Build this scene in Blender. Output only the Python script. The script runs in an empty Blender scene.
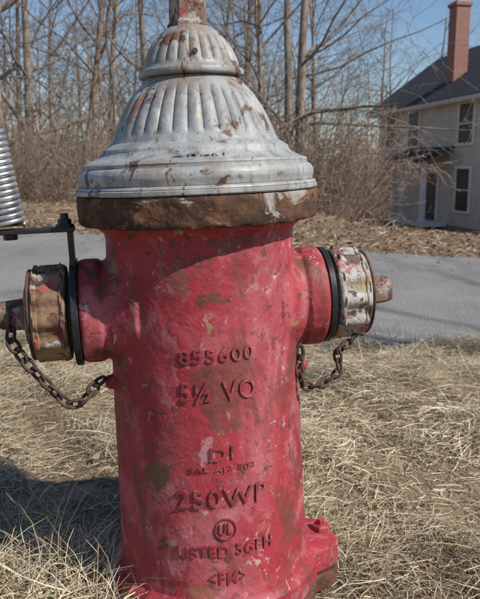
import bpy, math, random
import numpy as np
from mathutils import Vector, Matrix, Euler
random.seed(7); rs=np.random.RandomState(7)
S=bpy.context.scene; COL=S.collection
ZC=0.56; TH=math.atan(134.5/700); F=700.0; D=0.85

# ------------------------------------------------------------ helpers
def link(o,parent=None):
    COL.objects.link(o)
    if parent: o.parent=parent
    return o
def empty(name,loc=(0,0,0)):
    e=bpy.data.objects.new(name,None); e.empty_display_size=.1; e.location=loc; return link(e)
def mesh_obj(name,v,f,mat=None,parent=None,smooth=False):
    m=bpy.data.meshes.new(name); m.from_pydata([tuple(a) for a in v],[],[tuple(a) for a in f]); m.update()
    if mat: m.materials.append(mat)
    if smooth: m.polygons.foreach_set('use_smooth',[True]*len(m.polygons))
    o=bpy.data.objects.new(name,m); return link(o,parent)
def box(name,c,s,mat,parent=None,bev=0):
    x,y,z=c; a,b,d=s[0]/2,s[1]/2,s[2]/2
    v=[(x+i*a,y+j*b,z+k*d) for k in(-1,1) for j in(-1,1) for i in(-1,1)]
    f=[(0,2,3,1),(4,5,7,6),(0,1,5,4),(2,6,7,3),(0,4,6,2),(1,3,7,5)]
    o=mesh_obj(name,v,f,mat,parent)
    if bev:
        b_=o.modifiers.new('b','BEVEL'); b_.width=bev; b_.segments=2
    return o
def revolve(profile,seg=96,mod=None,phase=0):
    v=[];f=[]
    n=len(profile)
    for i,(r,z) in enumerate(profile):
        for j in range(seg):
            t=2*math.pi*j/seg+phase
            rr=r+(mod(i,r,z,t) if mod else 0)
            v.append((rr*math.cos(t),rr*math.sin(t),z))
    for i in range(n-1):
        for j in range(seg):
            k=(j+1)%seg
            f.append((i*seg+j,i*seg+k,(i+1)*seg+k,(i+1)*seg+j))
    f.append(tuple(range(seg))[::-1]); f.append(tuple((n-1)*seg+j for j in range(seg)))
    return v,f
def xform(v,M): return [tuple(M@Vector(a)) for a in v]
def autosmooth(o,ang=35):
    m=o.data
    m.polygons.foreach_set('use_smooth',[True]*len(m.polygons))
    try: m.set_sharp_from_angle(angle=math.radians(ang))
    except Exception: pass
def fine(profile,step=.002):
    out=[]
    for (a,b) in zip(profile[:-1],profile[1:]):
        L=math.hypot(b[0]-a[0],b[1]-a[1]); n=max(1,int(L/step))
        for i in range(n): out.append((a[0]+(b[0]-a[0])*i/n,a[1]+(b[1]-a[1])*i/n))
    out.append(profile[-1]); return out

# ------------------------------------------------------------ camera
cam=bpy.data.cameras.new('camera'); co=bpy.data.objects.new('camera',cam); link(co)
co.location=(0,0,ZC); co.rotation_euler=(math.pi/2-TH,0,0)
cam.sensor_fit='HORIZONTAL'; cam.sensor_width=36; cam.lens=36*F/480; cam.clip_start=.02; cam.clip_end=1500
cam.dof.use_dof=True; cam.dof.focus_distance=.76; cam.dof.aperture_fstop=24
S.camera=co
def ang(py): return TH+math.atan((py-299.5)/F)
def zf(py,Yd): return ZC-Yd*math.tan(ang(py))
def P(px,py,Yd):
    z=zf(py,Yd); dep=Yd*math.cos(TH)+(ZC-z)*math.sin(TH)
    return Vector(((px-240)/F*dep,Yd,z))
HX=-.0310
RotM=Matrix.Rotation(math.radians(-2.2),4,'Y')@Matrix.Rotation(math.radians(10),4,'Z')
HM=Matrix.Translation((HX,D,0))@RotM; HI=HM.inverted()

# ------------------------------------------------------------ materials
def mk(name,base,layers=(),rough=.7,bump=None,metal=0,vcol=None,spec=.4,edge=None,roughn=0,spots=(),detail=5):
    m=bpy.data.materials.new(name); m.use_nodes=True; nt=m.node_tree; N=nt.nodes; L=nt.links
    b=N['Principled BSDF']; b.inputs['Roughness'].default_value=rough; b.inputs['Metallic'].default_value=metal
    b.inputs['Specular IOR Level'].default_value=spec
    tc=N.new('ShaderNodeTexCoord'); cur=None
    if vcol:
        a=N.new('ShaderNodeAttribute'); a.attribute_name=vcol; cur=a.outputs['Color']
    else:
        c=N.new('ShaderNodeRGB'); c.outputs[0].default_value=(*base,1); cur=c.outputs[0]
    hb=None
    def addh(s):
        nonlocal hb
        if hb is None: hb=s
        else:
            ad=N.new('ShaderNodeMath'); ad.operation='MAXIMUM'; L.new(hb,ad.inputs[0]); L.new(s,ad.inputs[1]); hb=ad.outputs[0]
    def mixin(fac,col):
        nonlocal cur
        mx=N.new('ShaderNodeMix'); mx.data_type='RGBA'
        L.new(fac,mx.inputs['Factor']); L.new(cur,mx.inputs['A']); mx.inputs['B'].default_value=(*col,1); cur=mx.outputs['Result']
    for i,l in enumerate(layers):
        col,scale,lo,hi=l[:4]; st=l[4] if len(l)>4 else (1,1,1); amt=l[5] if len(l)>5 else 1.; dist=l[6] if len(l)>6 else .3
        mp=N.new('ShaderNodeMapping'); mp.inputs['Scale'].default_value=st; mp.inputs['Location'].default_value=(i*3.1+.7,i*1.7,i*2.3)
        L.new(tc.outputs['Object'],mp.inputs['Vector'])
        n=N.new('ShaderNodeTexNoise'); n.inputs['Scale'].default_value=scale; n.inputs['Detail'].default_value=detail; n.inputs['Roughness'].default_value=.65
        n.inputs['Distortion'].default_value=dist
        L.new(mp.outputs[0],n.inputs['Vector'])
        mr=N.new('ShaderNodeMapRange'); mr.inputs['From Min'].default_value=lo; mr.inputs['From Max'].default_value=hi; mr.inputs['To Max'].default_value=amt
        L.new(n.outputs['Fac'],mr.inputs['Value'])
        mixin(mr.outputs[0],col)
        if abs(hi-lo)<.05: addh(mr.outputs[0])
    if spots:
        n=N.new('ShaderNodeTexNoise'); n.inputs['Scale'].default_value=75; n.inputs['Detail'].default_value=6; n.inputs['Roughness'].default_value=.75
        L.new(tc.outputs['Object'],n.inputs['Vector'])
        for (p,r,col,st,amt) in spots:
            sb=N.new('ShaderNodeVectorMath'); sb.operation='SUBTRACT'; L.new(tc.outputs['Object'],sb.inputs[0]); sb.inputs[1].default_value=tuple(p)
            ml=N.new('ShaderNodeVectorMath'); ml.operation='MULTIPLY'; L.new(sb.outputs[0],ml.inputs[0]); ml.inputs[1].default_value=st
            le=N.new('ShaderNodeVectorMath'); le.operation='LENGTH'; L.new(ml.outputs[0],le.inputs[0])
            ma=N.new('ShaderNodeMath'); ma.operation='MULTIPLY_ADD'; L.new(n.outputs['Fac'],ma.inputs[0]); ma.inputs[1].default_value=r*4.2; L.new(le.outputs['Value'],ma.inputs[2])
            mr=N.new('ShaderNodeMapRange'); mr.inputs['From Min'].default_value=r*3.1; mr.inputs['From Max'].default_value=r*2.85; mr.inputs['To Max'].default_value=amt
            L.new(ma.outputs[0],mr.inputs['Value']); mixin(mr.outputs[0],col); addh(mr.outputs[0])
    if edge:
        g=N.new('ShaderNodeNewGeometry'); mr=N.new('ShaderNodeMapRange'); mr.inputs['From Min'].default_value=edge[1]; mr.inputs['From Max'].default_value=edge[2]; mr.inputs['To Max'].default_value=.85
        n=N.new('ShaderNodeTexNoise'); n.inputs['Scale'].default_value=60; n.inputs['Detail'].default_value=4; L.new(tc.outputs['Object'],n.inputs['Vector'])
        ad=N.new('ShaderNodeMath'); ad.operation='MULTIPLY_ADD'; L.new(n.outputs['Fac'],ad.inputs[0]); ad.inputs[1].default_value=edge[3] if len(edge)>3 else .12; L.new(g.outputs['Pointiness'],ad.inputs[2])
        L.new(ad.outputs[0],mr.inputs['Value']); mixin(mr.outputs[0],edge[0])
    L.new(cur,b.inputs['Base Color'])
    if roughn:
        n=N.new('ShaderNodeTexNoise'); n.inputs['Scale'].default_value=40; L.new(tc.outputs['Object'],n.inputs['Vector'])
        mr=N.new('ShaderNodeMapRange'); mr.inputs['From Min'].default_value=.3; mr.inputs['From Max'].default_value=.7; mr.inputs['To Min'].default_value=rough-roughn; mr.inputs['To Max'].default_value=rough+roughn
        L.new(n.outputs['Fac'],mr.inputs['Value']); L.new(mr.outputs[0],b.inputs['Roughness'])
    if bump:
        last=None
        for sc,stg,dst in bump:
            n=N.new('ShaderNodeTexNoise'); n.inputs['Scale'].default_value=sc; n.inputs['Detail'].default_value=4
            L.new(tc.outputs['Object'],n.inputs['Vector'])
            bp=N.new('ShaderNodeBump'); bp.inputs['Strength'].default_value=stg; bp.inputs['Distance'].default_value=dst
            L.new(n.outputs['Fac'],bp.inputs['Height'])
            if last: L.new(last,bp.inputs['Normal'])
            last=bp.outputs[0]
        if hb is not None and not spots:
            bp=N.new('ShaderNodeBump'); bp.inputs['Strength'].default_value=.8; bp.inputs['Distance'].default_value=-.0008
            L.new(hb,bp.inputs['Height']); L.new(last,bp.inputs['Normal']); last=bp.outputs[0]
        L.new(last,b.inputs['Normal'])
    return m

RUST=(.11,.048,.028); OCH=(.32,.20,.09)
fs=D-.115
def SP(px,py,r,col,st=(1,1,1),amt=.9,Yd=fs): return (HI@P(px,py,Yd),r,col,st,amt)
OL=(.13,.075,.035)
spots=[SP(150,478,.024,OL,(1,1,.85)),SP(138,493,.013,(.07,.04,.028)),SP(238,428,.010,OL),SP(268,450,.012,OCH,(.5,1,1.6)),SP(283,447,.010,OCH,(.6,1,1.5)),
 SP(250,311,.010,(.50,.20,.18),(1,1,1),.7),SP(207,452,.010,(.48,.30,.31),(1.4,1,.6),.6),SP(183,360,.008,(.10,.04,.03)),SP(276,262,.011,(.50,.36,.32),(1.5,1,.5),.6),
 SP(205,590,.012,(.25,.10,.06),(.6,1,1)),SP(160,335,.008,RUST),SP(140,255,.013,(.10,.03,.025),(.6,1,1.2),.8),SP(225,245,.013,(.16,.05,.035),(.4,1,1.5),.8),
 SP(180,280,.015,(.18,.06,.045),(1,1,.7),.75),SP(170,545,.008,OCH),SP(262,520,.009,(.20,.05,.04)),SP(240,330,.007,RUST),SP(205,300,.008,RUST,(.6,1,1),.8),
 SP(86,316,.014,OL,(1,1,1),.9,.79),SP(100,350,.013,RUST,(1,1,1),.9,.79),SP(112,268,.011,OCH,(1,1,1),.8,.79),SP(92,275,.010,RUST,(1,1,1),.9,.79),
 SP(322,298,.011,OCH,(1,1,1),.85,.83),SP(303,262,.010,RUST,(1,1,1),.8,.83),SP(310,330,.010,(.2,.06,.04),(1,1,1),.8,.83)]
M_red=mk('faded_red_paint',(.36,.034,.046),[
    ((.24,.022,.032),8,.44,.60,(1,1,.6),.88),
    ((.44,.125,.14),9,.49,.64,(1,1,.5),.75,.9),
    ((.47,.21,.21),28,.54,.67,(1,1,.8),.5),
    ((.54,.32,.32),95,.62,.66,(1,1,1),.45,.8),
    ((.52,.40,.37),30,.65,.665,(1,1,.8),.7,.5),
    ((.15,.045,.038),75,.575,.62,(1,1,1),.75,.6),
    ((.16,.045,.035),17,.55,.63,(1,1,.45),.82,.8),
    (OCH,14,.67,.68,(1,1,1.6),.85,.5),
    (RUST,30,.625,.64,(1,1,1.2),.9,.8)],
    rough=.62,bump=[(230,.6,.0011),(45,.6,.003)],spec=.4,roughn=.12,spots=spots)
M_letter_shade=mk('letter_red_shaded',(.27,.030,.040),[  # same red as barrel, base darkened to paint in emboss shadow; layers are wear
    ((.40,.12,.13),40,.5,.60,(1,1,1),.7),
    ((.12,.042,.033),50,.53,.61,(1,1,1),.8),
    ((.40,.20,.13),70,.63,.66,(1,1,1),.7)],rough=.6,bump=[(230,.5,.0010)])
M_sil=mk('weathered_silver_paint',(.37,.375,.365),[
    ((.23,.235,.235),9,.42,.60,(1,1,.5),.85),
    ((.47,.47,.46),30,.52,.66,(1,1,.6),.75),
    ((.17,.16,.15),55,.54,.64,(1,1,.35),.6),
    ((.26,.20,.15),14,.53,.64,(1,1,.3),.8),
    ((.14,.11,.09),90,.59,.64,(1,1,1),.7),
    (RUST,24,.60,.625,(1,1,.5),.92,.9)],
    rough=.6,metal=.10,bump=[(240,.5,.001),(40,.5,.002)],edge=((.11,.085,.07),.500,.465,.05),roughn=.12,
    spots=[SP(150,105,.017,RUST,(1.2,1,.8),.85,.80),SP(137,108,.012,(.3,.14,.08),(1,1,.5),.8,.80),SP(232,120,.008,RUST,(1,1,.6),.8,.76),SP(270,196,.01,RUST,(1,1,1),.8,.72)])
M_rust=mk('rusted_flange',(.080,.045,.031),[
    ((.16,.075,.042),24,.45,.6),
    ((.038,.026,.02),12,.48,.62,(1,1,2.5),.9),
    ((.34,.31,.28),15,.575,.61,(1,1,1.4),.9,.8),
    ((.24,.12,.07),60,.56,.62,(1,1,1),.7,.8),
    ((.32,.05,.04),22,.65,.67,(1,1,1),.7,.8)],rough=.9,bump=[(180,.8,.002),(50,.7,.003)],spec=.2)
M_cap=mk('cap_paint',(.38,.35,.31),[
    ((.36,.24,.12),20,.50,.58,(1,1,1),.8),
    ((.48,.48,.46),34,.53,.58,(1,1,1),.85),
    ((.38,.08,.08),26,.59,.62,(1,1,1),.8,.8),
    (RUST,24,.535,.575,(1,1,1),.9,.8),
    ((.05,.03,.025),50,.61,.64,(1,1,1),.9,.8)],rough=.75,bump=[(220,.7,.0014),(50,.7,.003)],edge=((.30,.26,.22),.60,.66))
M_capL=mk('rusty_cap_paint',(.22,.13,.075),[
    ((.34,.23,.11),20,.50,.58,(1,1,1),.8),
    ((.40,.39,.37),34,.57,.61,(1,1,1),.8),
    ((.34,.06,.055),22,.54,.58,(1,1,1),.8,.8),
    (RUST,24,.51,.56,(1,1,1),.92,.8),
    ((.045,.03,.024),45,.58,.62,(1,1,1),.9,.8)],rough=.8,bump=[(220,.7,.0014),(50,.8,.004)],edge=((.30,.26,.21),.60,.66))
M_nut=mk('nut_metal',(.20,.12,.085),[((.36,.31,.27),40,.51,.57),((.30,.07,.06),30,.58,.61),((.08,.045,.03),60,.53,.58)],rough=.8,bump=[(200,.8,.0018)])
M_blk=mk('black_steel',(.016,.016,.018),[((.06,.045,.04),60,.52,.65)],rough=.45,bump=[(200,.2,.0005)])
M_chain=mk('rusty_chain_steel',(.05,.032,.026),[((.12,.06,.04),90,.5,.6)],rough=.7,bump=[(400,.5,.0005)])
M_zinc=mk('galvanized_spring',(.50,.51,.52),[((.30,.31,.32),60,.5,.65)],rough=.36,metal=.7,bump=[(300,.15,.0003)])
M_fib=mk('white_fiberglass',(.7,.68,.64),[((.5,.05,.04),6,.6,.62)],rough=.5)

# ------------------------------------------------------------ terrain functions
XN=[-80,-20,-10,-4,-2,0,2,4,10,30,80]
YN=[42,11.5,6.2,3.35,2.95,2.78,2.62,2.4,1.2,-4,-20]
YF=[50,19,12.6,8.8,7.6,6.35,5.3,4.9,4.3,1,-14]
def sm(t): t=np.clip(t,0,1); return t*t*(3-2*t)
def yn(x):
    return sum(np.interp(x+d,XN,YN) for d in(-.8,-.4,0,.4,.8))/5
def yf(x):
    return sum(np.interp(x+d,XN,YF) for d in(-.8,-.4,0,.4,.8))/5
def H(x,y):
    x=np.asarray(x,float); y=np.asarray(y,float)
    a,b=yn(x),yf(x)
    z=-.15*sm((y-(a-1.25))/1.1)
    near=1-sm((y-(a-.9))/.7)
    z=z+near*(.012*np.sin(x*7+y*3)+.009*np.sin(y*11-x*4+1)+.006*np.sin(17*x+9*y))
    z=z+.025*np.exp(-(((x+.24)/.10)**2+((y-.80)/.14)**2))
    far=sm((y-b-.3)/3)
    rt=sm((x-.2)/3)
    z=z-np.clip(.1*y-.70,0,1.97)*rt*sm((y-b-.2)/1.0)
    z=z+far*(.06*np.sin(x*1.3+y*.7)+.04*np.sin(x*2.9-y*2.1))*(1-.8*rt)*(1-sm((x-6)/2))
    z=z+sm((y-b-1)/6)*.12*(1-sm((x+1)/3))
    return z

xs=np.unique(np.concatenate([np.linspace(-200,-12,24),np.linspace(-12,-3,46),np.linspace(-3,4,141),np.linspace(4,14,51),np.linspace(14,200,24)]))
ys=np.unique(np.concatenate([np.linspace(-60,-1,20),np.linspace(-1,9,201),np.linspace(9,40,80),np.linspace(40,300,27)]))
X,Y=np.meshgrid(xs,ys); Z=H(X,Y)
nx,ny=len(xs),len(ys)
V=np.stack([X.ravel(),Y.ravel(),Z.ravel()],1)
idx=np.arange(nx*ny).reshape(ny,nx)
Fq=np.stack([idx[:-1,:-1].ravel(),idx[:-1,1:].ravel(),idx[1:,1:].ravel(),idx[1:,:-1].ravel()],1)
def np_mesh(name,V,Fq,mat,smooth=False,cols=None,parent=None):
    k=Fq.shape[1]
    m=bpy.data.meshes.new(name); m.vertices.add(len(V)); m.vertices.foreach_set('co',V.astype(np.float32).ravel())
    m.loops.add(Fq.size); m.loops.foreach_set('vertex_index',Fq.astype(np.int32).ravel())
    m.polygons.add(len(Fq)); m.polygons.foreach_set('loop_start',np.arange(0,Fq.size,k,dtype=np.int32))
    m.polygons.foreach_set('loop_total',np.full(len(Fq),k,dtype=np.int32))
    if smooth: m.polygons.foreach_set('use_smooth',np.ones(len(Fq),dtype=bool))
    m.update(calc_edges=True)
    if cols is not None:
        a=m.color_attributes.new('col','FLOAT_COLOR','POINT'); c=np.ones((len(V),4),np.float32); c[:,:3]=cols; a.data.foreach_set('color',c.ravel())
    m.materials.append(mat)
    o=bpy.data.objects.new(name,m); return link(o,parent)
b_=yf(X).ravel(); farm=sm((Y.ravel()-b_+.3)/.8)[:,None]
cg=np.array([.26,.19,.12])*(1-farm)+np.array([.27,.19,.125])*farm
M_ground=mk('ground_soil',(.2,.14,.08),[((.10,.07,.04),6,.45,.65,(1,1,1),.75),((.40,.30,.18),14,.54,.66,(1,1,1),.6),((.07,.045,.03),30,.58,.66,(1,1,1),.7)],rough=.95,bump=[(30,.8,.02),(120,.6,.006)],vcol='col',spec=.1,detail=5)
np_mesh('ground',V,Fq,M_ground,True,cg)

rx=np.linspace(-75,75,3001)
jn=.03*np.sin(rx*5.1)+.02*np.sin(rx*13.7+1)+.012*rs.randn(len(rx)); jf=.05*np.sin(rx*3.3)+.03*np.sin(rx*9.7+1)+.015*rs.randn(len(rx))
a=yn(rx)+jn; b=yf(rx)+jf
rows=[]
for t in np.linspace(0,1,9): rows.append(np.stack([rx,a+(b-a)*t,np.full_like(rx,-.146)],1))
RV=np.concatenate(rows); n=len(rx); idx=np.arange(9*n).reshape(9,n)
RF=np.stack([idx[:-1,:-1].ravel(),idx[:-1,1:].ravel(),idx[1:,1:].ravel(),idx[1:,:-1].ravel()],1)
M_road=mk('asphalt',(.255,.240,.225),[((.32,.30,.278),1.2,.42,.6),((.15,.143,.135),110,.46,.58,(1,1,1),.8),((.46,.435,.40),130,.56,.62,(1,1,1),.85),((.19,.18,.17),3,.54,.62,(1,.3,1),.6)],rough=.9,bump=[(120,.9,.008)],spec=.2,detail=5)
np_mesh('road',RV,RF,M_road)

# ------------------------------------------------------------ fire hydrant
hyd=empty('fire_hydrant',(HX,D,0)); hyd.rotation_mode='XYZ'
hyd.rotation_euler=RotM.to_euler('XYZ')
def Rz(z): return .112+(.48-z)/.42*.0085
def capped(v,f,lists):
    off=len(lists[0]); lists[0].extend(v); lists[1].extend([tuple(i+off for i in q) for q in f])
A=[[],[]]
prof=[(.10,.02),(.125,.03),(.1245,.066),(Rz(.10)+.001,.08)]+[(Rz(z),z) for z in np.linspace(.12,.47,14)]+[(.113,.485),(.122,.492),(.122,.51)]
capped(*revolve(prof,128),A)
NZ=.393
neck=[(.05,.0),(.05,.06),(.083,.084),(.074,.094),(.0675,.104),(.0625,.112),(.0585,.118),(.0585,.121),(.0622,.123),(.0622,.143),(.060,.147)]
for sgn in(-1,1):
    v,f=revolve(neck,96); Mx=Matrix.Translation((0,0,NZ))@Matrix.Rotation(sgn*math.pi/2,4,'Y'); capped(xform(v,Mx),f,A)
for sgn in(-1,1):
    v,f=revolve([(.009,0),(.009,.018),(.006,.022)],24); Mx=Matrix.Translation((sgn*.103,-.02,NZ-.085))@Matrix.Rotation(sgn*math.pi/2,4,'Y'); capped(xform(v,Mx),f,A)
body=mesh_obj('barrel',A[0],A[1],M_red,hyd)
rm=body.modifiers.new('r','REMESH'); rm.mode='VOXEL'; rm.voxel_size=.0022; rm.use_smooth_shade=True
smd=body.modifiers.new('s','SMOOTH'); smd.iterations=5; smd.factor=.5
tx=bpy.data.textures.new('cast','CLOUDS'); tx.noise_scale=.035; tx.noise_depth=3
dm=body.modifiers.new('d','DISPLACE'); dm.texture=tx; dm.strength=.0022; dm.mid_level=.5
def lug(i,r,z,t):
    if r<.13: return 0
    k=max([max(0,math.cos((t-math.radians(c)))) for c in(2,122,242)])
    return .030*float(sm((k-.93)/.06))
v,f=revolve(fine([(.10,.028),(.130,.030),(.1345,.034),(.1345,.058),(.131,.062),(.118,.070)],.01),240,lug)
o=mesh_obj('base_flange',v,f,M_red,hyd); autosmooth(o)
v,f=revolve([(.09,-.05),(.115,-.05),(.115,.0),(.132,.004),(.1345,.024),(.131,.0265),(.09,.0265)],240,lug)
o=mesh_obj('lower_flange',v,f,M_rust,hyd); autosmooth(o)
for i,c_ in enumerate((2,122,242)):
    t=math.radians(c_); c=Vector((.148*math.cos(t),.148*math.sin(t),0))
    v,f=revolve([(.0125,.060),(.0125,.072),(.0105,.074),(.006,.0742),(.006,.081),(.005,.0815)],6,phase=i)
    o=mesh_obj('base_bolt_%d'%(i+1),xform(v,Matrix.Translation(c)),f,M_red,hyd)
    b__=o.modifiers.new('b','BEVEL'); b__.width=.0012; b__.segments=2

def z_(d): return ZC+d
bp=[(.1415,z_(-.0235)),(.1410,z_(-.0215)),(.1375,z_(-.0200)),(.1380,z_(-.0170)),(.1392,z_(-.0120)),(.1385,z_(-.007)),(.136,z_(-.003)),(.1325,z_(-.0010)),(.1315,z_(.0015)),(.1322,z_(.0030)),(.1305,z_(.0052)),(.1265,z_(.0065)),(.119,z_(.0095)),(.1135,z_(.0130)),(.1105,z_(.0165)),(.1105,z_(.0190)),(.1085,z_(.0205)),(.1035,z_(.0240)),(.0990,z_(.0265)),(.0975,z_(.0295)),
    (.0950,z_(.034)),(.0905,z_(.045)),(.086,z_(.055)),(.0795,z_(.067)),(.0715,z_(.079)),(.0635,z_(.088)),(.0565,z_(.0955)),(.0545,z_(.098))]
bp=fine(bp,.0014)
def fl(i,r,z,t):
    d=z-ZC
    a=max(0,min(1,(d-.0325)/.006))*max(0,min(1,(.089-d)/.012))
    c=abs(math.cos(t*17)); g=(c**.7)
    return a*(-.0028+.0034*g)
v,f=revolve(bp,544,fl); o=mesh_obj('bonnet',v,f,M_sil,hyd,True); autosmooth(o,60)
v,f=revolve([(.13,z_(-.0305)),(.1415,z_(-.0300)),(.1428,z_(-.0285)),(.1428,z_(-.0250)),(.141,z_(-.0238)),(.13,z_(-.0238))],160)
o=mesh_obj('bonnet_rim',v,f,M_sil,hyd); autosmooth(o)
v,f=revolve(fine([(.10,z_(-.0600)),(.138,z_(-.0640)),(.1405,z_(-.0630)),(.1422,z_(-.060)),(.1422,z_(-.034)),(.1410,z_(-.0312)),(.13,z_(-.0307))],.003),240,lambda i,r,z,t:.0007*math.sin(t*5+z*90)+.0005*math.sin(t*23+z*300)+.0003*math.sin(t*61-z*700))
o=mesh_obj('rusted_flange_band',v,f,M_rust,hyd); autosmooth(o)
wp=fine([(.0545,z_(.0985)),(.0605,z_(.0995)),(.0615,z_(.102)),(.0610,z_(.106)),(.0575,z_(.1085)),(.0555,z_(.1115)),(.053,z_(.119)),(.0485,z_(.129)),(.0425,z_(.139)),(.035,z_(.1475)),(.0275,z_(.153)),(.024,z_(.155))],.0012)
def fl2(i,r,z,t):
    d=z-ZC; a=max(0,min(1,(d-.1115)/.004))*max(0,min(1,(.150-d)/.012)); return a*(-.002+.0028*abs(math.cos(t*12))**.7)
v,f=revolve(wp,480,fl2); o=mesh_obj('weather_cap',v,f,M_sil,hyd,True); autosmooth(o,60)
v,f=revolve([(.003,0),(.003,.003)],20)
o=mesh_obj('cap_oil_hole',xform(v,Matrix.Translation((-.001,-.0515,z_(.1215)))@Matrix.Rotation(math.radians(75),4,'X')),f,M_blk,hyd)
v,f=revolve([(.026,z_(.152)),(.026,z_(.160)),(.0235,z_(.161)),(.0215,z_(.205)),(.0195,z_(.208))],5,phase=.35)
o=mesh_obj('operating_nut',v,f,M_nut,hyd); b__=o.modifiers.new('b','BEVEL'); b__.width=.0025; b__.segments=3

def lob(i,r,z,t):
    if .1655<z<.1985 and r>.04: return .0030*max(-.6,math.cos(t*12))
    return 0
for sgn,nm in((-1,'left'),(1,'right')):
    pr=fine([(.048,.1605),(.0555,.161),(.0575,.1635),(.0575,.167),(.0555,.169),(.0555,.188),(.0545,.193),(.0560,.1945),(.0560,.199),(.053,.2015),(.044,.2065),(.034,.210),(.024,.2115)],.0015)
    v,f=revolve(pr,192,lob); Mx=Matrix.Translation((0,0,NZ))@Matrix.Rotation(sgn*math.pi/2,4,'Y')
    o=mesh_obj('nozzle_cap_'+nm,xform(v,Mx),f,M_cap if sgn>0 else M_capL,hyd); autosmooth(o,40)
    v,f=revolve([(.022,.210),(.022,.214),(.0205,.2155),(.0185,.240),(.016,.2425)],5,phase=.3)
    o=mesh_obj('cap_nut_'+nm,xform(v,Mx),f,M_nut,hyd); b__=o.modifiers.new('b','BEVEL'); b__.width=.002; b__.segments=3
    rr=.0645 if sgn<0 else .0605
    v,f=revolve([(.045,.1475),(rr-.001,.1475),(rr,.1485),(rr,.1545),(rr-.001,.1555),(.047,.1555),(.047,.160)],96)
    o=mesh_obj('nozzle_ring_'+nm,xform(v,Mx),f,M_blk,hyd); autosmooth(o)

def wrap(txt,px_w,px_h,py,mat,R=None,ang0=0,z=None,h=.0022,wid=None,hgt=None,name='lettering'):
    c=bpy.data.curves.new('t','FONT'); c.body=txt; c.align_x='CENTER'; c.extrude=.5; c.offset=.008; c.resolution_u=3; c.space_character=1.15
    to=bpy.data.objects.new('t',c); COL.objects.link(to)
    dg=bpy.context.evaluated_depsgraph_get(); me=bpy.data.meshes.new_from_object(to.evaluated_get(dg)); bpy.data.objects.remove(to)
    v=np.array([tuple(a.co) for a in me.vertices]); f=[tuple(p.vertices) for p in me.polygons]
    x0,x1=v[:,0].min(),v[:,0].max(); y0,y1=v[:,1].min(),v[:,1].max()
    Yd=D-.118
    if z is None:
        z=zf(py,Yd); hgt=zf(py-px_h/2,Yd)-zf(py+px_h/2,Yd); dep=Yd*math.cos(TH)+(ZC-z)*math.sin(TH); wid=px_w/F*dep
    out=[]
    for a in v:
        zz=z+((a[1]-y0)/(y1-y0)-.5)*hgt; xx=((a[0]-x0)/(x1-x0)-.5)*wid
        zz+=.0008*math.sin(xx*210+z*50)
        r0=R if R else Rz(zz)
        hh=h if a[2]>0 else -.003
        t=xx/r0+ang0
        out.append(((r0+hh)*math.sin(t),-(r0+hh)*math.cos(t),zz))
    o=mesh_obj(name,out,f,mat,hyd)
    b__=o.modifiers.new('b','BEVEL'); b__.width=.0006; b__.segments=2; b__.limit_method='ANGLE'
    return o
wrap('855600',77,14,357,M_letter_shade)
wrap('5½ VO',77,20,393,M_letter_shade,h=.0024)
wrap('DI',24,13,455,M_letter_shade)
wrap('SAL AJ2 502',68,7,471,M_letter_shade,h=.0012)
wrap('250WP',94,18,499,M_letter_shade,ang0=-.01,h=.0024)
wrap('UL',13,11,530,M_letter_shade,h=.0019)
wrap('LISTED 5GEH',98,11,551,M_letter_shade,h=.0019)
wrap('<FM>',38,12,578,M_letter_shade,h=.0019)
wrap('OPEN',0,0,0,M_sil,R=.1195,z=z_(.0075),h=.0028,wid=.058,hgt=.008,ang0=-.09)
zc_=zf(530,D-.118); rv=[];rf=[]
NS=36
for i in range(NS):
    t=2*math.pi*i/NS
    for rad in(.0114,.0126):
        for hh in(-.002,.0019):
            xx=rad*math.cos(t); zz=zc_+rad*math.sin(t)*1.05; r0=Rz(zz)+hh; rv.append((r0*math.sin(xx/r0),-r0*math.cos(xx/r0),zz))
for i in range(NS):
    a0=i*4; b0=((i+1)%NS)*4
    for p,q in((0,1),(1,3),(3,2),(2,0)): rf.append((a0+p,b0+p,b0+q,a0+q))
mesh_obj('lettering_ring',rv,rf,M_letter_shade,hyd)

def tube(pts,r,seg=8,closed=False):
    n=len(pts); v=[];f=[]
    up=None
    for i in range(n):
        if closed: tg=(pts[(i+1)%n]-pts[i-1]).normalized()
        else: tg=(pts[min(i+1,n-1)]-pts[max(i-1,0)]).normalized()
        if up is None:
            up=tg.cross(Vector((0,0,1)));
            if up.length<.1: up=tg.cross(Vector((1,0,0)))
            up.normalize()
        up=(up-tg*up.dot(tg)).normalized(); w=tg.cross(up)
        rr=r[i] if hasattr(r,'__len__') else r
        for k in range(seg):
            t=2*math.pi*k/seg; v.append(pts[i]+up*(rr*math.cos(t))+w*(rr*math.sin(t)))
    m=n if closed else n-1
    for i in range(m):
        j=(i+1)%n
        for k in range(seg): f.append((i*seg+k,i*seg+(k+1)%seg,j*seg+(k+1)%seg,j*seg+k))
    if not closed: f.append(tuple(range(seg))[::-1]); f.append(tuple((n-1)*seg+k for k in range(seg)))
    return v,f
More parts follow.
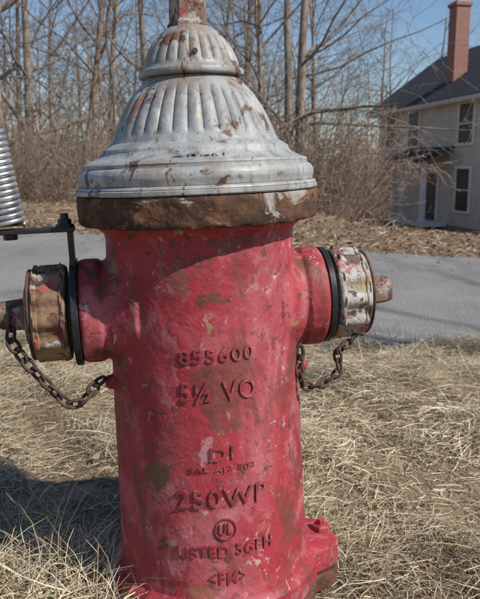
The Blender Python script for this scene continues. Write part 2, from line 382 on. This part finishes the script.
def chain(name,path,a=.0085,bb=.0052,wr=.0017):
    P_=[Vector(p) for p in path]
    Q=[]
    for i in range(len(P_)-1):
        p0=P_[max(i-1,0)];p1=P_[i];p2=P_[i+1];p3=P_[min(i+2,len(P_)-1)]
        for k in range(12):
            t=k/12; Q.append(.5*((2*p1)+(p2-p0)*t+(2*p0-5*p1+4*p2-p3)*t*t+(3*p1-p0-3*p2+p3)*t**3))
    Q.append(P_[-1]); step=2*(a-wr)*.98
    pts=[Q[0]]; acc=0
    for q0,q1 in zip(Q[:-1],Q[1:]):
        d=(q1-q0).length; pos=0
        while acc+d-pos>=step:
            pos+=step-acc; acc=0; pts.append(q0.lerp(q1,pos/d))
        acc+=d-pos
    vv=[];ff=[]
    for i in range(len(pts)-1):
        c=(pts[i]+pts[i+1])/2; tg=(pts[i+1]-pts[i]).normalized(); s=tg.cross(Vector((0,1,0))).normalized(); w=tg.cross(s)
        ang_=(math.radians(35) if i%2 else math.radians(125))+random.uniform(-.3,.3)
        side=s*math.cos(ang_)+w*math.sin(ang_)
        ring=[]
        for k in range(20):
            t=2*math.pi*k/20; cx=math.cos(t); sx=math.sin(t)
            ring.append(c+tg*(a*(abs(cx)**.8)*(1 if cx>0 else -1))+side*(bb*sx))
        v,f=tube(ring,wr,7,True); o_=len(vv); vv+=v; ff+=[tuple(j+o_ for j in q) for q in f]
    o=mesh_obj(name,[HI@p for p in vv],ff,M_chain,hyd,True); return o
chain('cap_chain_left',[P(14,318,.80),P(10,338,.785),P(22,357,.775),P(45,382,.77),P(72,406,.77),P(90,393,.78),P(100,380,.80),P(108,374,.815)],a=.0095,bb=.006,wr=.0021)
chain('cap_chain_right',[P(352,318,.865),P(354,338,.85),P(337,352,.835),P(340,370,.83),P(322,384,.82),P(305,386,.81),P(300,374,.815),P(299,350,.83)],a=.0078,bb=.005,wr=.0019)
for sgn in(-1,1):
    ring=[Vector((sgn*.2035,.0525*math.cos(t),NZ+.0525*math.sin(t))) for t in np.linspace(0,2*math.pi,48,endpoint=False)]
    v,f=tube(ring,.0019,7,True); mesh_obj('cap_chain_loop_'+('left' if sgn<0 else 'right'),v,f,M_chain,hyd,True)
c=HI@P(300,352,.83); ring=[c+Vector((.004*math.cos(t),0,.009*math.sin(t))) for t in np.linspace(0,2*math.pi,24,endpoint=False)]
v,f=tube(ring,.0025,7,True); mesh_obj('chain_eye',v,f,M_chain,hyd,True)

mk_e=empty('hydrant_marker_flag')
mk_e.matrix_world=HM
zt=NZ+.098
box('bracket_tab',(-.1515,-.012,NZ+.078),(.006,.026,.042),M_blk,mk_e,.001)
box('bracket_plate',(-.196,-.012,zt+.0025),(.100,.030,.005),M_blk,mk_e,.001)
pl=Vector((-.2185,-.012,zt+.005))
up=Vector((-.115,0,1)).normalized()
v,f=revolve([(.0105,0),(.0105,.003),(.0078,.0032),(.0078,.009),(.0045,.0092),(.0045,.015),(.004,.0155)],6)
mesh_obj('bracket_bolt',xform(v,Matrix.Translation((-.157,-.012,zt+.005))),f,M_blk,mk_e)
v,f=revolve([(.008,0),(.008,.006),(.004,.0065)],6)
mesh_obj('bracket_bolt_lower',xform(v,Matrix.Translation((-.2185,-.012,zt-.0068))),f,M_blk,mk_e)
turns=16; Hc=.105; pts=[]
q=Vector((0,0,1)).rotation_difference(up)
for i in range(turns*20+1):
    t=2*math.pi*i/20; u=i/(turns*20); rr=.0168-.0012*u
    pts.append(pl+q@Vector((rr*math.cos(t),rr*math.sin(t),.0035+Hc*u)))
v,f=tube(pts,.0031,8); mesh_obj('coil_spring',v,f,M_zinc,mk_e,True)
v,f=tube([pl+up*(Hc*.9),pl+up*(Hc+.004)],.012,16); mesh_obj('rod_socket',v,f,M_zinc,mk_e)
v,f=tube([pl+up*(Hc),pl+up*(.6),pl+up*1.15],.004,10); mesh_obj('marker_rod',v,f,M_fib,mk_e,True)

# ------------------------------------------------------------ dry grass
def grass(name,N,xr,yr,L=(.03,.10),W=(.0010,.0024),lift=.025,mask=None,mat=None,stand=0.,bare=True):
    x=rs.uniform(*xr,N); y=rs.uniform(*yr,N)
    if mask is not None:
        k=mask(x,y); x=x[k]; y=y[k]
    cl=np.sin(x*9+2*np.sin(y*6))+np.sin(y*13+3*np.sin(x*5))+.7*np.sin(x*31+y*17)
    if bare:
        k=rs.rand(len(x))<np.clip(.60+.32*cl,.20,1); x=x[k];y=y[k];cl=cl[k]
    N=len(x)
    dirb=1.4*np.sin(x*4.1+y*2.3)+1.2*np.sin(y*7.1-x*3.0)+.8*np.sin(x*19)*np.sin(y*16)
    th=dirb+rs.randn(N)*1.1
    el=np.clip(np.abs(rs.randn(N))*.32+stand+.12*np.clip(cl,0,2),.0,1.35)
    ln=rs.uniform(*L,N)*(1+.25*np.clip(cl,-1,2))
    w=rs.uniform(*W,N)
    z0=H(x,y)+rs.uniform(0,1,N)**1.5*lift*(1+.6*np.clip(cl,-1,2))
    curl=rs.randn(N)*1.1; dropc=rs.uniform(.2,1.5,N)
    nseg=4; pts=np.zeros((N,nseg,3)); p=np.stack([x,y,z0],1); pts[:,0]=p
    for i in range(1,nseg):
        u=i/(nseg-1); a_=th+curl*u; e_=el-dropc*u*.8
        d=np.stack([np.cos(a_)*np.cos(e_),np.sin(a_)*np.cos(e_),np.sin(e_)],1)
        p=p+d*(ln/(nseg-1))[:,None]; pts[:,i]=p
    gz=H(pts[:,:,0],pts[:,:,1])+.0015; pts[:,:,2]=np.maximum(pts[:,:,2],gz+rs.uniform(0,.004,N)[:,None])
    tilt=rs.uniform(-1,1,N)
    sd=np.stack([-np.sin(th)*np.cos(tilt),np.cos(th)*np.cos(tilt),np.sin(tilt)],1)
    V=np.zeros((N,nseg,2,3))
    for i in range(nseg):
        ww=w*(1-.75*(i/(nseg-1))**2)
        V[:,i,0]=pts[:,i]-sd*ww[:,None]/2; V[:,i,1]=pts[:,i]+sd*ww[:,None]/2
    base=np.arange(N)[:,None]*nseg*2
    Fs=[]
    for i in range(nseg-1):
        Fs.append(np.concatenate([base+2*i,base+2*i+1,base+2*i+3,base+2*i+2],1))
    Fs=np.concatenate(Fs)
    pal=np.array([[.57,.45,.28],[.75,.65,.47],[.45,.335,.20],[.25,.17,.10],[.65,.56,.41],[.34,.35,.16]])
    pw=np.array([.30,.25,.18,.12,.12,.03])
    pc=pal[rs.choice(6,N,p=pw)]*rs.uniform(.8,1.15,N)[:,None]
    patch=sm((np.sin(x*3.3+1+1.5*np.sin(y*2.7))+np.sin(y*5.1+x*2))/2+.3)[:,None]
    pc=np.clip(pc*(.76+.30*patch),0,.85)
    C=np.repeat(pc,nseg*2,axis=0)
    return np_mesh(name,V.reshape(-1,3),Fs,mat,False,C)
M_gr=mk('dry_grass_blades',(.4,.3,.2),rough=.7,vcol='col',spec=.25)
def inhyd(x,y): return ((x-HX)**2+(y-D)**2)>.137**2
grass('dry_grass',235000,(-1.3,1.5),(.55,2.85),L=(.022,.072),W=(.0008,.0018),lift=.020,mask=lambda x,y:(np.abs(x)<.30+.42*y)&(y<yn(x)+.04+.05*rs.randn(len(x)))&inhyd(x,y),mat=M_gr)
grass('dry_grass_verge',50000,(-6,6),(-1.5,4.5),L=(.05,.13),W=(.002,.004),mask=lambda x,y:(~((np.abs(x)<.28+.40*y)&(y>.55)&(y<2.9)))&(y<yn(x)+.03)&(((x)**2+(y)**2)>.1),mat=M_gr)
grass('grass_wisps',1700,(-.9,1.2),(.85,2.7),L=(.04,.11),W=(.0007,.0016),stand=.65,mask=lambda x,y:(y<yn(x)-.1)&inhyd(x,y)&((np.sin(x*9+2*np.sin(y*6))+np.sin(y*13+3*np.sin(x*5)))>.1),mat=M_gr,bare=False)
grass('grass_tuft',700,(-.34,-.10),(.66,.86),L=(.03,.075),W=(.0008,.0016),stand=.5,mask=lambda x,y:inhyd(x,y),mat=M_gr,bare=False)

def leaves(name,x,y,size,mat,lift=.01,br=1.):
    N=len(x); z=H(x,y)+rs.uniform(.003,lift,N); th=rs.uniform(0,6.28,N); s=rs.uniform(*size,N)
    ax=np.stack([np.cos(th),np.sin(th),rs.uniform(-.5,.5,N)],1); ay=np.stack([-np.sin(th),np.cos(th),rs.uniform(-.5,.5,N)],1)
    c=np.stack([x,y,z+s*.25],1)
    cup=rs.uniform(-.5,.8,N)[:,None]*np.array([0,0,1])
    sh=[(-1,0,0),(-.4,-.5,1),(.4,-.42,1),(1,0,.2),(.45,.5,1),(-.35,.42,1)]
    V=np.stack([c+s[:,None]*(ax*a+ay*b+cup*k*.5) for a,b,k in sh],1).reshape(-1,3)
    base=np.arange(N)[:,None]*6
    Fq=np.concatenate([np.concatenate([base+0,base+1,base+2,base+3],1),np.concatenate([base+0,base+3,base+4,base+5],1)])
    pal=np.array([[.24,.14,.08],[.32,.21,.13],[.16,.10,.06],[.38,.29,.20]])*br; C=np.repeat(pal[rs.choice(4,N)]*rs.uniform(.7,1.1,N)[:,None],6,axis=0)
    return np_mesh(name,V,Fq,mat,False,C)
M_lf=mk('dead_leaf',(.3,.2,.1),rough=.85,vcol='col',spec=.15)
x=rs.uniform(-12,12,42000); y=yf(x)+.0+np.abs(rs.randn(42000))*5-.10; k=(y<26)
leaves('leaf_litter',x[k],y[k],(.012,.030),M_lf,.02)
x=rs.uniform(-5,5,500); y=yf(x)-np.abs(rs.randn(500))*.35
k=y>yn(x)
x=x[k];y=y[k]
x2=rs.uniform(-1.2,1.4,130); y2=rs.uniform(.95,2.7,130); k=inhyd(x2,y2)
leaves('fallen_leaves',np.concatenate([x,x2[k]]),np.concatenate([y,y2[k]]),(.008,.020),M_lf,.02)
grass('far_verge_grass',70000,(-9,8),(4.6,20),L=(.05,.15),W=(.004,.008),lift=.02,stand=.12,mask=lambda x,y:(y>yf(x)-.02)&(y<yf(x)+.1+np.abs(rs.randn(len(x)))*4.5),mat=M_gr)
x=rs.uniform(-3,3,6000); y=yn(x)+rs.randn(6000)*.09-.02
M_grit=mk('grit',(.3,.27,.23),rough=.9,vcol='col')
def grit(name,x,y):
    N=len(x); s=rs.uniform(.002,.007,N); c=np.stack([x,y,np.maximum(H(x,y),-.146)+s*.3],1)
    o6=np.array([[1,0,0],[0,1,0],[-1,0,0],[0,-1,0],[0,0,.8],[0,0,-.8]])
    V=(c[:,None,:]+s[:,None,None]*o6[None]*rs.uniform(.6,1.2,(N,6,1))).reshape(-1,3)
    t=np.array([[0,1,4],[1,2,4],[2,3,4],[3,0,4],[1,0,5],[2,1,5],[3,2,5],[0,3,5]])
    Fq=(np.arange(N)[:,None,None]*6+t[None]).reshape(-1,3)
    C=np.repeat(np.array([.36,.33,.29])[None]*rs.uniform(.5,1.3,(N,1)),6,axis=0)
    np_mesh(name,V,Fq,M_grit,False,C)
grit('roadside_gravel',x,y)

# ------------------------------------------------------------ trees
def rnd(): return Vector((random.gauss(0,1),random.gauss(0,1),random.gauss(0,1)))
def grow(ch,p,d,L,r,lev,spec):
    n=spec['seg'][lev]; pts=[p.copy()]; rad=[r]; dd=d.normalized()
    for i in range(n):
        dd=(dd+rnd()*spec['wob'][lev]+Vector((0,0,spec['up'][lev]))).normalized()
        p=p+dd*(L/n); pts.append(p.copy()); rad.append(r*(1-(i+1)/n*(1-spec['tip'][lev])))
    ch.append((pts,rad,spec['sides'][lev]))
    if lev+1<len(spec['n']):
        k=spec['n'][lev+1]; k=int(k*random.uniform(.7,1.3))
        for j in range(k):
            u=random.uniform(spec['start'][lev],1); fi=u*n; i=min(int(fi),n-1); q=pts[i].lerp(pts[i+1],fi-i); rr=rad[i]+(rad[i+1]-rad[i])*(fi-i)
            tg=(pts[i+1]-pts[i]).normalized(); s=rnd(); s=(s-tg*s.dot(tg)).normalized()
            a_=math.radians(random.uniform(*spec['ang'][lev+1]))
            nd=tg*math.cos(a_)+s*math.sin(a_)
            grow(ch,q,nd,L*random.uniform(*spec['len'][lev+1])*(1-.45*u if lev==0 else 1),min(rr*.8,rr*random.uniform(.3,.6)),lev+1,spec)
def build(ch,name,mat,minr):
    V=[];Fc=[]
    for pts,rad,sd in ch:
        base=len(V)
        n=len(pts)
        for i in range(n):
            tg=(pts[min(i+1,n-1)]-pts[max(i-1,0)]).normalized()
            u=tg.cross(Vector((.3,.2,1))); 
            if u.length<.05: u=tg.cross(Vector((1,0,0)))
            u.normalize(); w=tg.cross(u); r=max(rad[i],minr)
            for k in range(sd):
                t=2*math.pi*k/sd; V.append(pts[i]+u*(r*math.cos(t))+w*(r*math.sin(t)))
        for i in range(n-1):
            for k in range(sd): Fc.append((base+i*sd+k,base+i*sd+(k+1)%sd,base+(i+1)*sd+(k+1)%sd,base+(i+1)*sd+k))
    m=bpy.data.meshes.new(name); m.from_pydata([tuple(v) for v in V],[],Fc); m.materials.append(mat); m.polygons.foreach_set('use_smooth',[True]*len(Fc)); m.update(); return m
M_bark=mk('grey_bark',(.27,.22,.18),[((.14,.11,.085),12,.45,.6,(1,1,.25)),((.38,.335,.29),5,.55,.65,(1,1,.4),.8)],rough=.95,bump=[(30,.8,.02)],spec=.1,detail=3)
M_twig=mk('brush_twigs',(.30,.22,.165),[((.16,.11,.08),5,.45,.6),((.42,.335,.26),3,.55,.65)],rough=.95,spec=.1,detail=2)
tall=dict(n=[1,18,6,4],seg=[10,6,4,3],wob=[.045,.13,.17,.22],up=[.03,.05,.03,.0],tip=[.25,.25,.3,.5],sides=[8,5,3,3],start=[.15,.2,.15],ang=[0,(40,80),(30,60),(25,60)],len=[0,(.28,.45),(.3,.5),(.3,.6)])
sap=dict(n=[1,14,5,4],seg=[8,5,4,2],wob=[.09,.15,.2,.22],up=[.03,.05,.02,.0],tip=[.25,.3,.4,.6],sides=[5,4,3,3],start=[.12,.15,.1],ang=[0,(30,70),(30,60),(25,60)],len=[0,(.3,.55),(.3,.5),(.3,.6)])
tallM=[];sapM=[];shM=[]
for i in range(5):
    ch=[]; grow(ch,Vector((0,0,-.3)),Vector((random.uniform(-.06,.06),random.uniform(-.06,.06),1)),random.uniform(10,14),random.uniform(.085,.14),0,tall); tallM.append(build(ch,'bare_tree_mesh',M_bark,.0052))
for i in range(5):
    ch=[]; grow(ch,Vector((0,0,-.2)),Vector((random.uniform(-.25,.25),random.uniform(-.25,.25),1)),random.uniform(4.5,6.5),random.uniform(.03,.05),0,sap); sapM.append(build(ch,'sapling_mesh',M_twig if i%2 else M_bark,.0045))
shr=dict(n=[1,6,3],seg=[6,4,2],wob=[.12,.2,.25],up=[-.03,-.03,0],tip=[.3,.4,.6],sides=[3,3,3],start=[.15,.1],ang=[0,(25,70),(25,70)],len=[0,(.25,.5),(.3,.6)])
for i in range(4):
    ch=[]
    for k in range(24):
        t=random.uniform(0,6.28); q=random.uniform(0,.5); grow(ch,Vector((q*math.cos(t),q*math.sin(t),-.1)),Vector((.45*math.cos(t),.45*math.sin(t),random.uniform(.6,1.2))),random.uniform(1.0,2.2),random.uniform(.007,.012),0,shr)
    shM.append(build(ch,'shrub_mesh',M_twig,.004))
def place(m,name,x,y,s=1,parent=None,rot=None,tilt=0):
    o=bpy.data.objects.new(name,m); o.location=(x,y,float(H(x,y))-.03); o.scale=(s,s,s)
    o.rotation_euler=(random.uniform(-tilt,tilt),random.uniform(-tilt,tilt),random.uniform(0,6.28) if rot is None else rot); link(o,parent); return o
def inhouse(x,y,mrg=1.5):
    dx,dy=x-7.2,y-37; lx=dx*.187-dy*.982; ly=dx*.982+dy*.187
    return -mrg<lx<13+mrg and -3.2<ly<7+mrg
def xat(px,Yd): return (px-240)/F*Yd*.99
for px,Yd,s in [(8,15,1.0),(30,19,1.1),(82,17,1.0),(112,24,1.1),(20,27,1.2),(143,21,.9),(55,31,1.2),(262,18,.8),(285,22,1.1),(300,16,.9),(322,27,1.1),(240,28,1.2),(-30,13.5,1),(380,48,1.2),(430,52,1.3),(395,56,1.2),(470,52,1.1),(216,33,1.2)]:
    x=xat(px,Yd)
    if not inhouse(x,Yd,1): place(random.choice(tallM),'bare_tree',x,Yd,s,tilt=.05)
place(tallM[0],'bare_tree',8.2,-1.2,.75,rot=1.0)
dw=empty('distant_woods')
c=0
while c<90:
    x=random.uniform(-40,45); y=random.uniform(26,80)
    if inhouse(x,y,2.5) or abs(x)>6+y*.5: continue
    if x>.17*y+.5 and y<60: continue
    place(random.choice(tallM),'distant_tree',x,y,random.uniform(.75,1.1),dw,tilt=.07); c+=1
ub=empty('underbrush')
c=0
while c<60:
    y=random.uniform(14,40); x=random.uniform(-14,9)
    if abs(x)>3+y*.42 or inhouse(x,y,1.2): continue
    if x>.11*y: continue
    place(random.choice(sapM),'sapling',x,y,random.uniform(.6,1.1),ub,tilt=.15); c+=1
c=0
while c<140:
    y=12.8+abs(random.gauss(0,1))*9; x=random.uniform(-14,9)
    if y<yf(x)+3 or abs(x)>3+y*.42 or inhouse(x,y,1) or y>45: continue
    if x>.135*y: continue
    place(random.choice(shM),'shrub',x,y,random.uniform(.6,1.05),ub,tilt=.2); c+=1
for px,Yd,s in [(325,13.5,1.2),(342,14.5,1.3),(333,16.5,1.45),(310,14,1.2),(344,20,1.6),(300,15.5,1.3),(328,12.2,.85),(318,18,1.6),(338,17.5,1.5),(358,22,1.1),(366,27,1.1)]:
    place(random.choice(shM),'shrub',xat(px,Yd),Yd,s,ub,tilt=.1)
for px,Yd,s in [(318,16,.75),(334,19,.8),(308,15,.8)]:
    place(random.choice(sapM),'sapling',xat(px,Yd),Yd,s,ub,tilt=.2)

# ------------------------------------------------------------ house
M_sid=mk('grey_tan_clapboard',(.60,.585,.545),[((.53,.515,.48),2,.45,.6)],rough=.8,spec=.2)
M_wht=mk('white_trim',(.80,.79,.76),[((.66,.64,.6),3,.5,.65)],rough=.6)
M_roof=mk('dark_shingles',(.028,.032,.042),[((.05,.052,.06),6,.45,.6,(1,1,1)),((.015,.015,.02),18,.5,.62)],rough=.9,bump=[(25,.6,.02)])
M_glass=mk('window_glass',(.015,.017,.02),rough=.35,spec=.25)
M_door=mk('dark_door',(.05,.035,.03),rough=.5)
M_brick=mk('chimney_brick',(.33,.12,.08),rough=.9)
nt=M_brick.node_tree; bt=nt.nodes.new('ShaderNodeTexBrick'); tc=nt.nodes.new('ShaderNodeTexCoord')
sx=nt.nodes.new('ShaderNodeSeparateXYZ'); cx=nt.nodes.new('ShaderNodeCombineXYZ'); ad=nt.nodes.new('ShaderNodeMath'); nt.links.new(tc.outputs['Object'],sx.inputs[0]); nt.links.new(sx.outputs[0],ad.inputs[0]); nt.links.new(sx.outputs[1],ad.inputs[1]); nt.links.new(ad.outputs[0],cx.inputs[0]); nt.links.new(sx.outputs[2],cx.inputs[1])
nt.links.new(cx.outputs[0],bt.inputs['Vector']); bt.inputs['Scale'].default_value=1; bt.inputs['Brick Width'].default_value=.22; bt.inputs['Row Height'].default_value=.075; bt.inputs['Mortar Size'].default_value=.008
bt.inputs['Color1'].default_value=(.36,.12,.075,1); bt.inputs['Color2'].default_value=(.24,.09,.06,1); bt.inputs['Mortar'].default_value=(.35,.32,.28,1)
nt.links.new(bt.outputs['Color'],nt.nodes['Principled BSDF'].inputs['Base Color'])
ho=empty('clapboard_house',(7.2,37,ZC)); ho.rotation_euler=(0,0,math.atan2(-.982,.187))
LX,LY=13.,7.; ZB,ZE,ZR=-2.45,2.8,5.35
def clap(name,length,M,zb,zt,mat=M_sid):
    n=int((zt-zb)/.125); v=[];f=[]
    for i in range(n+1):
        z=zb+i*.125; v+= [(0,-.022,z),(length,-.022,z),(0,-.004,z+.125),(length,-.004,z+.125)]
        o=i*4; f.append((o,o+1,o+3,o+2))
        if i<n: f.append((o+2,o+3,o+5,o+4))
    return mesh_obj(name,xform(v,M),f,mat,ho)
clap('wall_front',LX,Matrix.Identity(4),ZB,ZE-.15)
clap('wall_back',LX,Matrix.Translation((LX,LY,0))@Matrix.Rotation(math.pi,4,'Z'),ZB,ZE-.15)
for nm,x in(('wall_left',0),('wall_right',LX)):
    v=[(x,0,ZB),(x,LY,ZB),(x,LY,ZE),(x,LY/2,ZR-.1),(x,0,ZE)]; mesh_obj(nm,v,[(0,1,2,3,4)],M_sid,ho)
box('foundation',(LX/2,LY/2,-2.75),(LX-.04,LY-.04,.6),mk('foundation_stone',(.3,.29,.27),rough=.9,bump=[(8,.5,.03)]),ho)
for x in(.05,LX-.05): box('corner_board',(x,-.03,(ZB+ZE)/2-.05),(.14,.05,ZE-ZB-.1),M_wht,ho)
sl=(ZR-ZE)/(LY/2)
def slab(nm,y0,z0,y1,z1,x0,x1,t,mat):
    v=[(x0,y0,z0),(x1,y0,z0),(x1,y1,z1),(x0,y1,z1),(x0,y0,z0+t),(x1,y0,z0+t),(x1,y1,z1+t),(x0,y1,z1+t)]
    return mesh_obj(nm,v,[(3,2,1,0),(4,5,6,7),(0,1,5,4),(1,2,6,5),(2,3,7,6),(3,0,4,7)],mat,ho)
slab('roof_front',-.5,ZE-.5*sl+.05,LY/2,ZR+.05,-.85,LX+.45,.12,M_roof)
slab('roof_back',LY+.5,ZE-.5*sl+.05,LY/2+.001,ZR+.05,-.85,LX+.45,.12,M_roof)
box('soffit',(LX/2-.2,-.25,ZE-.5*sl-.02),(LX+1.2,.46,.05),M_sid,ho)
box('fascia',(LX/2-.2,-.505,ZE-.5*sl+.06),(LX+1.26,.03,.14),M_sid,ho)
def win(nm,x,z0,z1,w):
    box(nm+'_glass',(x,-.035,(z0+z1)/2),(w,.02,z1-z0),M_glass,ho)
    for dx in(-w/2-.05,w/2+.05): box(nm+'_casing',(x+dx,-.05,(z0+z1)/2),(.10,.06,z1-z0),M_wht,ho)
    box(nm+'_head',(x,-.055,z1+.06),(w+.26,.07,.12),M_wht,ho); box(nm+'_sill',(x,-.07,z0-.045),(w+.26,.1,.09),M_wht,ho)
    box(nm+'_rail',(x,-.052,(z0+z1)/2),(w,.03,.05),M_wht,ho)
for x in(1.6,4.2,9.0,11.6): win('upper_window',x,.85,2.35,1.1)
for x in(1.8,9.0,11.8): win('lower_window',x,-1.8,-.15,1.05)
box('door',(6.3,-.04,-1.35),(.95,.03,2.0),M_door,ho)
for dx in(-.55,.55): box('door_casing',(6.3+dx,-.05,-1.35),(.13,.06,2.0),M_wht,ho)
box('door_head',(6.3,-.055,-.28),(1.3,.07,.13),M_wht,ho)
box('porch_floor',(6.1,-.62,-2.45),(3.4,1.2,.18),M_wht,ho)
M_step=mk('step_grey',(.35,.34,.32))
for i in(0,1): box('porch_step',(6.3,-1.38-.28*i,-2.56-.14*i),(1.4,.3,.14),M_step,ho)
for x in(4.6,5.7,7.7): 
    box('porch_column',(x,-1.12,-1.22),(.18,.18,2.28),M_wht,ho); box('porch_column_base',(x,-1.12,-2.3),(.24,.24,.12),M_wht,ho)
box('porch_beam',(6.1,-1.12,.01),(3.5,.2,.2),M_wht,ho)
slab('porch_roof',-1.5,.10,-.024,.66,4.0,8.15,.09,M_roof)
box('chimney',(5.95,1.0,4.95),(.68,.62,3.2),M_brick,ho)
box('chimney_crown',(5.95,1.0,6.62),(.80,.74,.14),M_brick,ho)
box('chimney_cap',(5.95,1.0,6.73),(.55,.5,.08),mk('mortar_grey',(.35,.33,.3)),ho)

# ------------------------------------------------------------ light
el,az=math.radians(43),math.radians(60)
ts=Vector((math.sin(az)*math.cos(el),-math.cos(az)*math.cos(el),math.sin(el)))
sun=bpy.data.lights.new('sun','SUN'); sun.energy=5.0; sun.angle=math.radians(.53); sun.color=(1,.955,.88)
so=bpy.data.objects.new('sun',sun); link(so); so.location=(5,-5,8); so.rotation_euler=ts.to_track_quat('Z','Y').to_euler()
w=bpy.data.worlds.new('World'); S.world=w; w.use_nodes=True; nt=w.node_tree
sk=nt.nodes.new('ShaderNodeTexSky'); sk.sky_type='NISHITA'; sk.sun_disc=False; sk.sun_elevation=el; sk.sun_rotation=math.pi-az; sk.air_density=1.0; sk.dust_density=.1; sk.ozone_density=3.5
nt.links.new(sk.outputs[0],nt.nodes['Background'].inputs[0]); nt.nodes['Background'].inputs[1].default_value=.11
S.view_settings.view_transform='Standard'; S.view_settings.look='None'; S.view_settings.exposure=0
